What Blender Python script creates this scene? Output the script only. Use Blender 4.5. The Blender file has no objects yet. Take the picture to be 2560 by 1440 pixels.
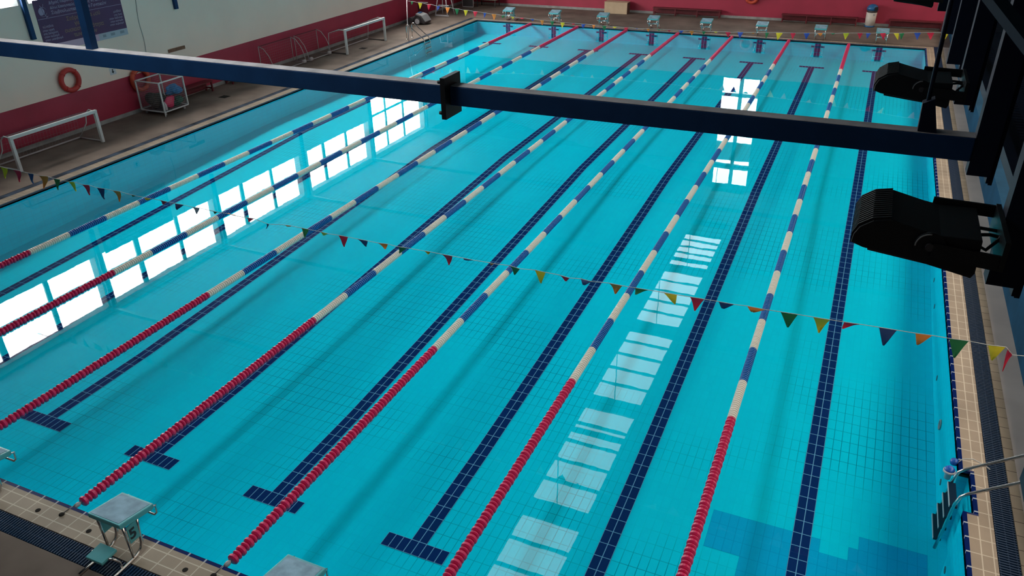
import bpy, bmesh, math, random
from math import sin, cos, pi, radians
from mathutils import Vector, Matrix

# ------------------------------------------------------------------ camera, world, exposure
C = bpy.context.scene.collection
SC = bpy.context.scene
CAM = Vector((18.389, -3.994, 7.339)); YAW, PITCH, ROLL, FOC = -0.42478, 0.49946, -0.01829, 1965.76
_f = Vector((sin(YAW)*cos(PITCH), cos(YAW)*cos(PITCH), -sin(PITCH)))
_r = Vector((cos(YAW), -sin(YAW), 0)); _u = _r.cross(_f)
R2 = _r*cos(ROLL) + _u*sin(ROLL); U2 = -_r*sin(ROLL) + _u*cos(ROLL)
cam_d = bpy.data.cameras.new('camera'); cam = bpy.data.objects.new('camera', cam_d); C.objects.link(cam)
cam_d.sensor_width = 36; cam_d.lens = FOC*36/2560; cam_d.clip_start = 0.05; cam_d.clip_end = 200
cam.matrix_world = Matrix(((R2.x, U2.x, -_f.x, CAM.x), (R2.y, U2.y, -_f.y, CAM.y), (R2.z, U2.z, -_f.z, CAM.z), (0, 0, 0, 1)))
SC.camera = cam
w = bpy.data.worlds.new('world'); SC.world = w; w.use_nodes = True
w.node_tree.nodes['Background'].inputs[0].default_value = (0.55, 0.62, 0.7, 1)
w.node_tree.nodes['Background'].inputs[1].default_value = 1.0
SC.view_settings.view_transform = 'Standard'; SC.view_settings.look = 'None'
SC.view_settings.exposure = 0.0; SC.view_settings.gamma = 1.0
SC.view_settings.use_curve_mapping = False
SC.cycles.use_denoising = True
SC.cycles.max_bounces = 8; SC.cycles.diffuse_bounces = 4; SC.cycles.glossy_bounces = 3
SC.cycles.transparent_max_bounces = 10; SC.cycles.sample_clamp_indirect = 8
SKY_LEFT, SKY_ROOF, SKY_FAR, FILL_RIGHT = 28.0, 6.5, 9.0, 4.6          # daylight radiance behind the glass; the last is added fill light

def ray(px, py): return _f + R2*((px-1280)/FOC) - U2*((py-720)/FOC)
def at_y(px, py, Y): d = ray(px, py); return CAM + d*((Y-CAM.y)/d.y)
def at_x(px, py, X): d = ray(px, py); return CAM + d*((X-CAM.x)/d.x)
def at_z(px, py, Z): d = ray(px, py); return CAM + d*((Z-CAM.z)/d.z)

# ------------------------------------------------------------------ materials
def mat(name, col, rough=0.6, metal=0.0, noise=0.0, nscale=6.0, spec=0.5, bump=0.0, emit=None, estr=0.0):
    m = bpy.data.materials.new(name); m.use_nodes = True
    nt = m.node_tree; b = nt.nodes['Principled BSDF']
    b.inputs['Base Color'].default_value = (*col, 1); b.inputs['Roughness'].default_value = rough
    b.inputs['Metallic'].default_value = metal; b.inputs['Specular IOR Level'].default_value = spec
    if emit:
        b.inputs['Emission Color'].default_value = (*emit, 1); b.inputs['Emission Strength'].default_value = estr
    if noise or bump:
        tc = nt.nodes.new('ShaderNodeTexCoord'); n = nt.nodes.new('ShaderNodeTexNoise')
        n.inputs['Scale'].default_value = nscale; n.inputs['Detail'].default_value = 5
        nt.links.new(tc.outputs['Object'], n.inputs['Vector'])
        if noise:
            cr = nt.nodes.new('ShaderNodeValToRGB')
            lo = [max(0, c*(1-noise)) for c in col]; hi = [min(1, c*(1+noise)) for c in col]
            cr.color_ramp.elements[0].color = (*lo, 1); cr.color_ramp.elements[1].color = (*hi, 1)
            cr.color_ramp.elements[0].position = .3; cr.color_ramp.elements[1].position = .7
            nt.links.new(n.outputs['Fac'], cr.inputs['Fac']); nt.links.new(cr.outputs['Color'], b.inputs['Base Color'])
        if bump:
            bp = nt.nodes.new('ShaderNodeBump'); bp.inputs['Strength'].default_value = bump
            bp.inputs['Distance'].default_value = .02
            nt.links.new(n.outputs['Fac'], bp.inputs['Height']); nt.links.new(bp.outputs['Normal'], b.inputs['Normal'])
    return m

def emission(name, col, strength):
    m = bpy.data.materials.new(name); m.use_nodes = True; nt = m.node_tree; nt.nodes.clear()
    e = nt.nodes.new('ShaderNodeEmission'); o = nt.nodes.new('ShaderNodeOutputMaterial')
    e.inputs[0].default_value = (*col, 1); e.inputs[1].default_value = strength
    nt.links.new(e.outputs[0], o.inputs[0]); return m

def tile_mat(name, c1, c2, grout, bw, rh, mortar, swap=False, rough=.25, grout_mask=None, vary=0.0, shift=(0, 0, 0), vertical=None, blotch=0.0, spec=0.0):
    """straight grid of tiles; U runs along y unless swap, V along x"""
    m = bpy.data.materials.new(name); m.use_nodes = True; nt = m.node_tree; b = nt.nodes['Principled BSDF']
    tc = nt.nodes.new('ShaderNodeTexCoord'); sp = nt.nodes.new('ShaderNodeSeparateXYZ'); cb = nt.nodes.new('ShaderNodeCombineXYZ')
    mp = nt.nodes.new('ShaderNodeMapping'); mp.inputs['Location'].default_value = shift
    nt.links.new(tc.outputs['Object'], mp.inputs['Vector']); nt.links.new(mp.outputs[0], sp.inputs[0])
    ax = {'floor': ('Y', 'X'), 'side': ('Y', 'Z'), 'end': ('X', 'Z')}[vertical or 'floor']
    if swap: ax = (ax[1], ax[0])
    nt.links.new(sp.outputs[ax[0]], cb.inputs[0]); nt.links.new(sp.outputs[ax[1]], cb.inputs[1])
    br = nt.nodes.new('ShaderNodeTexBrick'); br.offset = 0; br.squash = 1
    br.inputs['Scale'].default_value = 1; br.inputs['Brick Width'].default_value = bw; br.inputs['Row Height'].default_value = rh
    br.inputs['Mortar Size'].default_value = mortar; br.inputs['Mortar Smooth'].default_value = 0.1
    br.inputs['Color1'].default_value = (*c1, 1); br.inputs['Color2'].default_value = (*c2, 1)
    nt.links.new(cb.outputs[0], br.inputs['Vector'])
    col = br.outputs['Color']
    if grout_mask:
        br.inputs['Mortar'].default_value = (*grout, 1)
        n = nt.nodes.new('ShaderNodeTexNoise'); n.inputs['Scale'].default_value = grout_mask; n.inputs['Detail'].default_value = 3
        nt.links.new(tc.outputs['Object'], n.inputs['Vector'])
        cr = nt.nodes.new('ShaderNodeValToRGB'); cr.color_ramp.elements[0].position = .48; cr.color_ramp.elements[1].position = .66
        soft = [a*.9+g*.1 for a, g in zip(c1, grout)]
        cr.color_ramp.elements[0].color = (*soft, 1); cr.color_ramp.elements[1].color = (*grout, 1)
        nt.links.new(n.outputs['Fac'], cr.inputs['Fac']); nt.links.new(cr.outputs['Color'], br.inputs['Mortar'])
    else:
        br.inputs['Mortar'].default_value = (*grout, 1)
    if blotch:
        n2 = nt.nodes.new('ShaderNodeTexNoise'); n2.inputs['Scale'].default_value = 1.3; n2.inputs['Detail'].default_value = 6
        nt.links.new(tc.outputs['Object'], n2.inputs['Vector'])
        mx = nt.nodes.new('ShaderNodeMix'); mx.data_type = 'RGBA'; mx.blend_type = 'MULTIPLY'; mx.inputs[0].default_value = 1
        cr2 = nt.nodes.new('ShaderNodeValToRGB')
        cr2.color_ramp.elements[0].color = (1-blotch, 1-blotch, 1-blotch, 1); cr2.color_ramp.elements[1].color = (1, 1, 1, 1)
        cr2.color_ramp.elements[0].position = .3; cr2.color_ramp.elements[1].position = .65
        nt.links.new(n2.outputs['Fac'], cr2.inputs['Fac'])
        nt.links.new(col, mx.inputs[6]); nt.links.new(cr2.outputs['Color'], mx.inputs[7]); col = mx.outputs[2]
    nt.links.new(col, b.inputs['Base Color']); b.inputs['Roughness'].default_value = rough; b.inputs['Specular IOR Level'].default_value = spec
    return m

POOL = (0.002, 0.635, 0.80)
M = dict(
    pool_floor=tile_mat('pool floor tiles', POOL, (0.002, 0.615, 0.785), (0.004, 0.23, 0.33), .25, .125, .005, grout_mask=.35, shift=(0, .125, 0)),
    pool_side=tile_mat('pool side tiles', POOL, (0.002, 0.615, 0.785), (0.012, 0.5, 0.66), .25, .125, .004, vertical='side'),
    pool_end=tile_mat('pool end tiles', POOL, (0.002, 0.615, 0.785), (0.012, 0.5, 0.66), .25, .125, .004, vertical='end'),
    patch=tile_mat('darker repair tiles', (0.002, 0.38, 0.66), (0.002, 0.395, 0.68), (0.002, 0.3, 0.55), .25, .125, .004, shift=(0, .125, 0)),
    navy=tile_mat('navy marking tiles', (0.004, 0.014, 0.10), (0.005, 0.016, 0.115), (0.16, 0.35, 0.55), .25, .125, .006, shift=(0, .125, 0)),
    navy_edge=tile_mat('navy edge tiles', (0.004, 0.014, 0.095), (0.005, 0.018, 0.11), (0.4, 0.45, 0.5), .25, 9, .012),
    navy_edge_x=tile_mat('navy edge tiles across', (0.004, 0.014, 0.095), (0.005, 0.018, 0.11), (0.4, 0.45, 0.5), .25, 9, .012, vertical='end', spec=.4),
    coping=tile_mat('beige coping tiles', (0.375, 0.295, 0.215), (0.345, 0.27, 0.195), (0.62, 0.54, 0.42), .25, .125, .007, rough=.5, spec=.4, blotch=.25, shift=(-.04, 0, 0)),
    coping_x=tile_mat('beige coping tiles across', (0.375, 0.295, 0.215), (0.345, 0.27, 0.195), (0.62, 0.54, 0.42), .25, .16, .007, swap=True, rough=.5, spec=.4, blotch=.25),
    ledge=tile_mat('tan ledge tiles', (0.38, 0.31, 0.23), (0.35, 0.285, 0.21), (0.12, 0.09, 0.07), .25, 9, .006, rough=.6, blotch=.3),
    deck=mat('grey concrete deck', (0.17, 0.132, 0.108), .8, noise=.28, nscale=.9, bump=.1, spec=.15),
    deck_light=mat('pale concrete deck', (0.50, 0.42, 0.37), .7, noise=.12, nscale=1.2),
    pale_wall=mat('pale grey plaster', (0.90, 0.75, 0.64), .8, noise=.05, nscale=.5),
    red_wall=mat('crimson painted plaster', (0.37, 0.025, 0.060), .55, noise=.12, nscale=.8),
    upper=mat('dark upper cladding', (0.035, 0.045, 0.06), .8),
    skirting=mat('grey skirting', (0.30, 0.30, 0.29), .7, noise=.2, nscale=4),
    ceiling=mat('pale roof sheeting', (0.05, 0.06, 0.07), .8),
    blue_steel=mat('navy painted steel', (0.009, 0.045, 0.13), .6, spec=.2, noise=.12, nscale=5),
    reveal=mat('dull grey window lining', (0.10, 0.115, 0.12), .8, spec=.1),
    coping_dimmed=tile_mat('darkened beige coping tiles', (0.27, 0.205, 0.145), (0.24, 0.185, 0.125), (0.40, 0.33, 0.25), .25, .125, .007, rough=.6, spec=.2, blotch=.35, shift=(-.04, 0, 0)),  # same coping tiles, darkened in colour to tone down the left window light
    pool_dark=mat('dark inlet grille', (0.004, 0.10, 0.14), .6),
    dust=mat('dusty beam top', (0.46, 0.40, 0.39), .9, noise=.25, nscale=7),
    dark_steel=mat('dark navy steel', (0.006, 0.010, 0.028), .6, spec=.2),
    black=mat('black painted metal', (0.004, 0.004, 0.005), .5),
    blue_wall=mat('blue painted parapet', (0.008, 0.055, 0.11), .8, spec=.1, noise=.25, nscale=1.5),
    stand=mat('dark concrete stand', (0.10, 0.09, 0.09), .9, noise=.2, nscale=2),
    grate=mat('navy plastic grating', (0.007, 0.032, 0.078), .5, spec=.25),
    pit=mat('dark gutter channel', (0.01, 0.012, 0.018), .8),
    chrome=mat('brushed stainless steel', (0.62, 0.60, 0.58), .22, metal=1.0),
    white_paint=mat('white painted metal', (0.62, 0.66, 0.66), .5, noise=.06, nscale=6),
    grey_pvc=mat('grey plastic pipe', (0.42, 0.38, 0.38), .6),
    net=mat('pale netting', (0.34, 0.30, 0.32), .9),
    orange=mat('orange life ring', (0.55, 0.07, 0.03), .5, noise=.12, nscale=8),
    redring=mat('red life ring', (0.52, 0.035, 0.03), .5, noise=.12, nscale=8),
    bench=mat('dark red painted bench', (0.12, 0.012, 0.018), .5, noise=.2, nscale=5),
    wood=mat('brown wooden board', (0.20, 0.10, 0.06), .7, noise=.2, nscale=9),
    cream=mat('cream painted box', (0.50, 0.37, 0.24), .7, noise=.08, nscale=3),
    brown=mat('brown box side', (0.12, 0.07, 0.05), .7),
    aqua=mat('aqua fibreglass', (0.085, 0.37, 0.40), .4, noise=.1, nscale=6),
    rope_red=mat('red lane float', (0.62, 0.013, 0.098), .4),
    rope_white=mat('off white lane float', (0.80, 0.75, 0.66), .45),
    rope_blue=mat('blue lane float', (0.010, 0.13, 0.42), .4),
    cord=mat('pale cord', (0.55, 0.55, 0.52), .8),
    f_red=mat('red pennant', (0.62, 0.012, 0.05), .7), f_yellow=mat('yellow pennant', (0.70, 0.56, 0.02), .7),
    f_green=mat('green pennant', (0.012, 0.17, 0.05), .7), f_navy=mat('navy pennant', (0.012, 0.045, 0.16), .7),
    f_blue=mat('blue pennant', (0.02, 0.07, 0.38), .7), f_orange=mat('orange pennant', (0.72, 0.22, 0.03), .7),
    f_pink=mat('pale pink pennant', (0.55, 0.33, 0.36), .7),
    banner=mat('dark purple banner', (0.085, 0.032, 0.105), .6, noise=.08, nscale=1.5),
    banner_pink=mat('pale lilac strip', (0.60, 0.42, 0.56), .6), banner_white=mat('pale blue white strip', (0.42, 0.48, 0.56), .6),
    letter_lilac=mat('lilac lettering', (0.34, 0.28, 0.42), .6), letter_brown=mat('bronze lettering', (0.24, 0.15, 0.13), .6),
    letter_black=mat('black lettering', (0.01, 0.02, 0.03), .6), paper=mat('white paper', (0.62, 0.64, 0.68), .8),
    bin_white=mat('white plastic bin', (0.62, 0.56, 0.50), .5), bin_blue=mat('blue plastic', (0.015, 0.12, 0.30), .4),
    grey_plastic=mat('grey plastic', (0.30, 0.30, 0.30), .45), dark_plastic=mat('dark grey plastic', (0.045, 0.04, 0.042), .6),
    white_plastic=mat('white plastic', (0.55, 0.53, 0.55), .5), cloth_blue=mat('blue cover', (0.02, 0.17, 0.40), .8, noise=.3, nscale=9),
    cloth_green=mat('green cloth', (0.02, 0.10, 0.07), .9, noise=.4, nscale=8), cloth_dark=mat('dark netting heap', (0.035, 0.035, 0.03), .95, noise=.4, nscale=12),
    tread=mat('dark navy tread', (0.005, 0.009, 0.035), .8, spec=.1), disp_blue=mat('bright blue plastic', (0.01, 0.10, 0.45), .35),
    maroon=mat('maroon board', (0.08, 0.012, 0.022), .6), drain=mat('dark drain cover', (0.022, 0.02, 0.018), .9, spec=.1),
    concrete_light=mat('pale cloth cover', (0.30, 0.24, 0.18), .9, noise=.2, nscale=5),
    sky_left=emission('daylight glass side', (1.0, 0.985, 0.95), SKY_LEFT),
    sky_roof=emission('daylight glass roof', (0.86, 0.96, 1.0), SKY_ROOF),
    fill_right=emission('added fill glazing', (1.0, 0.86, 0.72), FILL_RIGHT),  # warm fill light added on the right, no known window
    sky_far=emission('daylight glass end', (0.93, 0.99, 1.0), SKY_FAR),
)
def water_mat():
    m = bpy.data.materials.new('pool water'); m.use_nodes = True; nt = m.node_tree; nt.nodes.clear()
    o = nt.nodes.new('ShaderNodeOutputMaterial'); mx = nt.nodes.new('ShaderNodeMixShader')
    tr = nt.nodes.new('ShaderNodeBsdfTransparent'); gl = nt.nodes.new('ShaderNodeBsdfGlossy')
    tr.inputs[0].default_value = (0.90, 0.985, 1.0, 1); gl.inputs['Roughness'].default_value = 0.0
    gl.inputs['Color'].default_value = (1, 1, 1, 1)
    tc = nt.nodes.new('ShaderNodeTexCoord'); n = nt.nodes.new('ShaderNodeTexNoise'); n.inputs['Scale'].default_value = 2.2
    n.inputs['Detail'].default_value = 2; bp = nt.nodes.new('ShaderNodeBump'); bp.inputs['Strength'].default_value = .028; bp.inputs['Distance'].default_value = .012
    nt.links.new(tc.outputs['Object'], n.inputs['Vector']); nt.links.new(n.outputs['Fac'], bp.inputs['Height'])
    nt.links.new(bp.outputs[0], gl.inputs['Normal'])
    # Fresnel reflectance by Schlick, the same from above and from below (the body of water is not refracting here)
    ge = nt.nodes.new('ShaderNodeNewGeometry'); dt = nt.nodes.new('ShaderNodeVectorMath'); dt.operation = 'DOT_PRODUCT'
    nt.links.new(ge.outputs['Incoming'], dt.inputs[0]); nt.links.new(ge.outputs['Normal'], dt.inputs[1])
    def mth(op, a, b=None):
        n_ = nt.nodes.new('ShaderNodeMath'); n_.operation = op
        for i, v in enumerate((a, b)):
            if v is None: continue
            if isinstance(v, float): n_.inputs[i].default_value = v
            else: nt.links.new(v, n_.inputs[i])
        return n_.outputs[0]
    c_ = mth('SUBTRACT', 1.0, mth('ABSOLUTE', dt.outputs['Value'])); fr_out = mth('ADD', mth('MULTIPLY', mth('POWER', c_, 5.0), 0.75), 0.02)
    df = nt.nodes.new('ShaderNodeBsdfDiffuse'); df.inputs[0].default_value = (0.0, 0.62, 0.82, 1)      # light scattered back by the water itself
    m2 = nt.nodes.new('ShaderNodeMixShader'); m2.inputs[0].default_value = .02
    nt.links.new(tr.outputs[0], m2.inputs[1]); nt.links.new(df.outputs[0], m2.inputs[2])
    nt.links.new(fr_out, mx.inputs[0]); nt.links.new(m2.outputs[0], mx.inputs[1]); nt.links.new(gl.outputs[0], mx.inputs[2])
    nt.links.new(mx.outputs[0], o.inputs[0]); return m
M['water'] = water_mat()

# ------------------------------------------------------------------ mesh helpers
class MB:
    def __init__(s): s.bm = bmesh.new(); s.mi = 0
    def face(s, pts):
        vs = [s.bm.verts.new(p) for p in pts]; f = s.bm.faces.new(vs); f.material_index = s.mi; return f
    def hexa(s, p):
        v = [s.bm.verts.new(q) for q in p]
        for q in ((0, 3, 2, 1), (4, 5, 6, 7), (0, 1, 5, 4), (1, 2, 6, 5), (2, 3, 7, 6), (3, 0, 4, 7)):
            f = s.bm.faces.new([v[i] for i in q]); f.material_index = s.mi
    def box(s, a, b):
        (x0, y0, z0), (x1, y1, z1) = a, b
        s.hexa([(x0, y0, z0), (x1, y0, z0), (x1, y1, z0), (x0, y1, z0), (x0, y0, z1), (x1, y0, z1), (x1, y1, z1), (x0, y1, z1)])
    def bar(s, a, b, w, h=None, up=(0, 0, 1)):
        a, b = Vector(a), Vector(b); h = h or w; d = (b-a).normalized(); up = Vector(up)
        if abs(d.dot(up)) > .98: up = Vector((0, 1, 0))
        x = d.cross(up).normalized()*w/2; z = d.cross(x).normalized()*h/2
        s.hexa([a-x-z, a+x-z, a+x+z, a-x+z, b-x-z, b+x-z, b+x+z, b-x+z])
    def tube(s, pts, r, n=8, cap=True, closed=False):
        P = [Vector(q) for q in pts]; rings = []; N = len(P)
        prev = None
        for i, q in enumerate(P):
            a = P[i-1] if (i > 0 or closed) else P[0]; b = P[(i+1) % N] if (i < N-1 or closed) else P[-1]
            t = (b-a).normalized()
            if prev is None:
                ref = Vector((0, 0, 1)) if abs(t.z) < .9 else Vector((1, 0, 0)); u = t.cross(ref).normalized()
            else:
                u = (prev - t*prev.dot(t)); u = u.normalized() if u.length > 1e-6 else t.orthogonal().normalized()
            prev = u; v = t.cross(u); rr = r[i] if isinstance(r, (list, tuple)) else r
            rings.append([s.bm.verts.new(q + (u*cos(2*pi*k/n) + v*sin(2*pi*k/n))*rr) for k in range(n)])
        for i in range(N if closed else N-1):
            A, B = rings[i], rings[(i+1) % N]
            for k in range(n):
                f = s.bm.faces.new([A[k], A[(k+1) % n], B[(k+1) % n], B[k]]); f.material_index = s.mi; f.smooth = True
        if cap and not closed:
            for q in (rings[0][::-1], rings[-1]):
                f = s.bm.faces.new(q); f.material_index = s.mi
    def lathe(s, prof, c, axis='z', n=16):
        c = Vector(c); rings = []
        for r, h in prof:
            ring = []
            for k in range(n):
                a = 2*pi*k/n
                p = {'z': (r*cos(a), r*sin(a), h), 'y': (r*cos(a), h, r*sin(a)), 'x': (h, r*cos(a), r*sin(a))}[axis]
                ring.append(s.bm.verts.new(c+Vector(p)))
            rings.append(ring)
        for A, B in zip(rings, rings[1:]):
            for k in range(n):
                f = s.bm.faces.new([A[k], A[(k+1) % n], B[(k+1) % n], B[k]]); f.material_index = s.mi; f.smooth = True
        s.bm.faces.new(rings[0][::-1]).material_index = s.mi; s.bm.faces.new(rings[-1]).material_index = s.mi
    def prism(s, prof, e0, e1, to3):
        """extrude the 2-D profile between e0 and e1; to3(a, b, e) gives the 3-D point"""
        A = [s.bm.verts.new(to3(a, b, e0)) for a, b in prof]; B = [s.bm.verts.new(to3(a, b, e1)) for a, b in prof]; n = len(prof)
        for q in (A[::-1], B): s.bm.faces.new(q).material_index = s.mi
        for i in range(n): s.bm.faces.new([A[i], A[(i+1) % n], B[(i+1) % n], B[i]]).material_index = s.mi
    def blob(s, c, rad, seed=0, rough=.25):
        rnd = random.Random(seed); r = bmesh.ops.create_icosphere(s.bm, subdivisions=3, radius=1)
        ph = [(Vector((rnd.uniform(-1, 1), rnd.uniform(-1, 1), rnd.uniform(-1, 1)))*4, rnd.uniform(0, 6)) for _ in range(5)]
        for v in r['verts']:
            k = 1+rough*sum(sin(v.co.dot(d)+o) for d, o in ph)/3
            v.co = Vector(c)+Vector((v.co.x*rad[0]*k, v.co.y*rad[1]*k, max(-1, v.co.z*k)*rad[2]))
        for f in s.bm.faces:
            if f.verts[0] in r['verts'] or True: f.smooth = True
    def build(s, name, mats, parent=None, smooth=False, bevel=0, recalc=True):
        if recalc: bmesh.ops.recalc_face_normals(s.bm, faces=s.bm.faces)
        me = bpy.data.meshes.new(name); s.bm.to_mesh(me); s.bm.free()
        for m in (mats if isinstance(mats, (list, tuple)) else [mats]): me.materials.append(M[m] if isinstance(m, str) else m)
        o = bpy.data.objects.new(name, me); C.objects.link(o)
        if parent: o.parent = parent
        if smooth:
            for f in me.polygons: f.use_smooth = True
        if bevel:
            b = o.modifiers.new('bevel', 'BEVEL'); b.width = bevel; b.segments = 2; b.limit_method = 'ANGLE'
        return o

def tag(o, label, cat, group=None, kind=None):
    o['label'] = label; o['category'] = cat
    if group: o['group'] = group
    if kind: o['kind'] = kind
    return o
def thing(name, label, cat, loc=(0, 0, 0), rz=0, group=None):
    o = bpy.data.objects.new(name, None); C.objects.link(o); o.location = loc; o.rotation_euler = (0, 0, rz)
    o.empty_display_size = .2
    return tag(o, label, cat, group)
def struct(o, label=None):
    o['kind'] = 'structure'
    if label: o['label'] = label
    return o
def dup(root, loc, rz, label, group=None):
    r = root.copy(); C.objects.link(r); r.location = loc; r.rotation_euler = (0, 0, rz); r['label'] = label
    if group: r['group'] = group
    for ch in list(root.children):
        c = ch.copy(); C.objects.link(c); c.parent = r
        for g in list(ch.children):
            d = g.copy(); C.objects.link(d); d.parent = c
    return r
def box1(name, m, a, b, parent=None, bevel=0):
    q = MB(); q.box(a, b); return q.build(name, m, parent, bevel=bevel)
def text(name, s, m, parent, loc, size, rot, align='LEFT', extrude=.002):
    cu = bpy.data.curves.new(name, 'FONT'); cu.body = s; cu.size = size; cu.extrude = extrude; cu.align_x = align; cu.offset = size*.025
    cu.materials.append(M[m]); o = bpy.data.objects.new(name, cu); C.objects.link(o)
    bpy.context.view_layer.update()
    me = bpy.data.meshes.new_from_object(o.evaluated_get(bpy.context.evaluated_depsgraph_get()))
    bpy.data.objects.remove(o); bpy.data.curves.remove(cu); me.name = name
    o = bpy.data.objects.new(name, me); C.objects.link(o)
    o.location = loc; o.rotation_euler = rot
    if parent: o.parent = parent
    return o
def arc(c, r, a0, a1, n, ax0, ax1):
    c, ax0, ax1 = Vector(c), Vector(ax0), Vector(ax1)
    return [c+ax0*(r*cos(a0+(a1-a0)*k/n))+ax1*(r*sin(a0+(a1-a0)*k/n)) for k in range(n+1)]

# ------------------------------------------------------------------ the setting
PX0, PX1, PY0, PY1, DZ = -0.5, 20.5, 0.6, 34.0, 0.06       # pool edges, deck height; the water is z = 0
WX, WY, RX, NY = -3.72, 38.6, 29.0, -9.0
G0, G1 = 0.33, 0.57                                          # gutter begins / ends beyond the pool edge
NOTCH = (4.95, 5.78, .13)                                    # ladder recess in the right edge
def zf(y):
    K = [(PY0, -1.27), (5, -1.22), (17, -.70), (PY1, -.62)]
    for (a, za), (b, zb) in zip(K, K[1:]):
        if y <= b: return za+(zb-za)*(y-a)/(b-a)
    return K[-1][1]
YB = [PY0, 5.0, 17.0, PY1]

q = MB()   # deck slabs around the pool and its gutters
q.mi = 1; q.box((PX1+G1+.12, PY0-.66, -.3), (21.5, PY1+.45, DZ)); q.mi = 0
for a, b in (((WX, NY), (PX0-G1, WY)), ((PX1+G1+.12, NY), (21.5, PY0-.66)), ((PX1+G1+.12, PY1+.45), (21.5, WY)),
             ((PX0-G1, PY1+.45), (PX1+G1+.12, WY)), ((PX0-G1, NY), (PX1+G1+.12, PY0-.66))):
    q.box((a[0], a[1], -.3), (b[0], b[1], DZ))
struct(q.build('floor', ['deck', 'deck_light']), 'grey brown concrete pool deck')
q = MB(); q.box((21.1, PY0-.66, -.3), (PX1+G1+.12+.0005, PY1+.45, DZ+.001)); q.bm.clear()
q.box((PX1+G1, PY0-.66, -.3), (PX1+G1+.12, PY1+.45, DZ+.002))
struct(q.build('trim_1', 'ledge'), 'tan tiled ledge beside the right gutter')

basin = struct(bpy.data.objects.new('pool_basin', None), 'turquoise tiled swimming pool basin'); C.objects.link(basin)
q = MB()
for a, b in zip(YB, YB[1:]): q.face([(PX0, a, zf(a)), (PX1+.2, a, zf(a)), (PX1+.2, b, zf(b)), (PX0, b, zf(b))])
q.build('basin_floor', 'pool_floor', basin)
q = MB()
n0, n1, nd = NOTCH
for a, b in zip(YB, YB[1:]): q.face([(PX0, a, zf(a)), (PX0, b, zf(b)), (PX0, b, .02), (PX0, a, .02)])
for a, b, x in ((PY0, n0, PX1), (n0, n1, PX1+nd), (n1, 17., PX1), (17., PY1, PX1)):
    q.face([(x, a, min(zf(a), zf(b))), (x, b, min(zf(a), zf(b))), (x, b, .02), (x, a, .02)])
for y in (n0, n1): q.face([(PX1, y, -1.3), (PX1+nd, y, -1.3), (PX1+nd, y, .02), (PX1, y, .02)])
q.build('basin_side', 'pool_side', basin)
q = MB()
for y in (PY0, PY1): q.face([(PX0, y, zf(y)), (PX1, y, zf(y)), (PX1, y, .02), (PX0, y, .02)])
q.build('basin_end', 'pool_end', basin)
# darker repair tiles near the front right corner of the floor
q = MB()
for x0, x1, y0, y1 in ((17.5, 18.625, 4.375, 5.125), (18.0, 18.625, 3.0, 4.375), (18.625, 19.0, 3.0, 5.125), (19.0, 19.375, 3.0, 4.875), (19.375, 19.5, 3., 5.125), (19.5, 20.375, 3.0, 5.375)):
    ys = [y0]+[y for y in YB if y0 < y < y1]+[y1]
    for a, b in zip(ys, ys[1:]): q.face([(x, y, zf(y)+.003) for x, y in ((x0, a), (x1, a), (x1, b), (x0, b))])
q.build('repair_tiles', 'patch', basin)
def strip(q, x0, x1, y0, y1, dz=.006):
    ys = [y0]+[y for y in YB if y0 < y < y1]+[y1]
    for a, b in zip(ys, ys[1:]): q.face([(x0, a, zf(a)+dz), (x1, a, zf(a)+dz), (x1, b, zf(b)+dz), (x0, b, zf(b)+dz)])
TY0, TY1 = 2.75, 32.0
for k in range(8):
    c = 1.25+2.5*k; q = MB()
    strip(q, c-.125, c+.125, TY0-.125, TY1+.125); strip(q, c-.5, c-.125, TY0-.125, TY0+.125); strip(q, c+.125, c+.5, TY0-.125, TY0+.125)
    strip(q, c-.5, c-.125, TY1-.125, TY1+.125); strip(q, c+.125, c+.5, TY1-.125, TY1+.125)
    q.build('lane_marking', 'navy', basin)
    q = MB(); y = PY1-.006                                   # target cross on the end wall
    q.face([(c-.125, y, zf(y)), (c+.125, y, zf(y)), (c+.125, y, -.03), (c-.125, y, -.03)])
    for s in (-1, 1): q.face([(c+s*.125, y, -.2), (c+s*.28, y, -.2), (c+s*.28, y, -.13), (c+s*.125, y, -.13)])
    q.build('wall_target', 'navy', basin)
q = MB()
for a, b in ((PX0, -.06), ): pass
# navy edge tile row: top strip and waterline face
for x0, x1, y0, y1 in ((PX1, PX1+.045, PY0, n0), (PX1+nd, PX1+nd+.045, n0, n1), (PX1, PX1+.045, n1, PY1)):
    q.box((x0, y0, -.05), (x1, y1, DZ+.004))
q.build('edge_tiles', 'navy_edge', basin)
q = MB(); q.box((PX0-.03, PY0, -.02), (PX0, PY1, DZ+.002)); q.box((PX0-.03, PY1, -.02), (PX1+.045, PY1+.03, DZ+.002))
q.build('edge_tiles', mat('worn dark edge tiles', (0.05, 0.055, 0.08), .5), basin)
q = MB(); q.box((PX0-.03, PY0-.045, -.05), (PX1+.045, PY0, DZ+.004))
for y0, y1 in ((n0-.03, n0), (n1, n1+.03)): q.box((PX1+.045, y0, -.05), (PX1+nd+.045, y1, DZ+.004))
q.build('edge_tiles', 'navy_edge_x', basin)
q = MB()                                                     # coping
for y0, y1, d in ((PY0, n0-.03, .045), (n0-.03, n1+.03, nd+.045), (n1+.03, PY1, .045)):
    q.box((PX1+d, y0, -.05), (PX1+G0, y1, DZ+.003))
q.build('coping', 'coping', basin)
q = MB(); q.box((PX0-G0, PY0, -.05), (PX0-.03, PY1, DZ+.003)); q.build('coping', 'coping_dimmed', basin)
q = MB(); q.box((PX0-G0, PY0-.40, -.05), (PX1+G0, PY0-.045, DZ+.003)); q.box((PX0-G0, PY1+.03, -.05), (PX1+G0, PY1+.32, DZ+.003))
q.build('coping', 'coping_x', basin)
q = MB()
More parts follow.
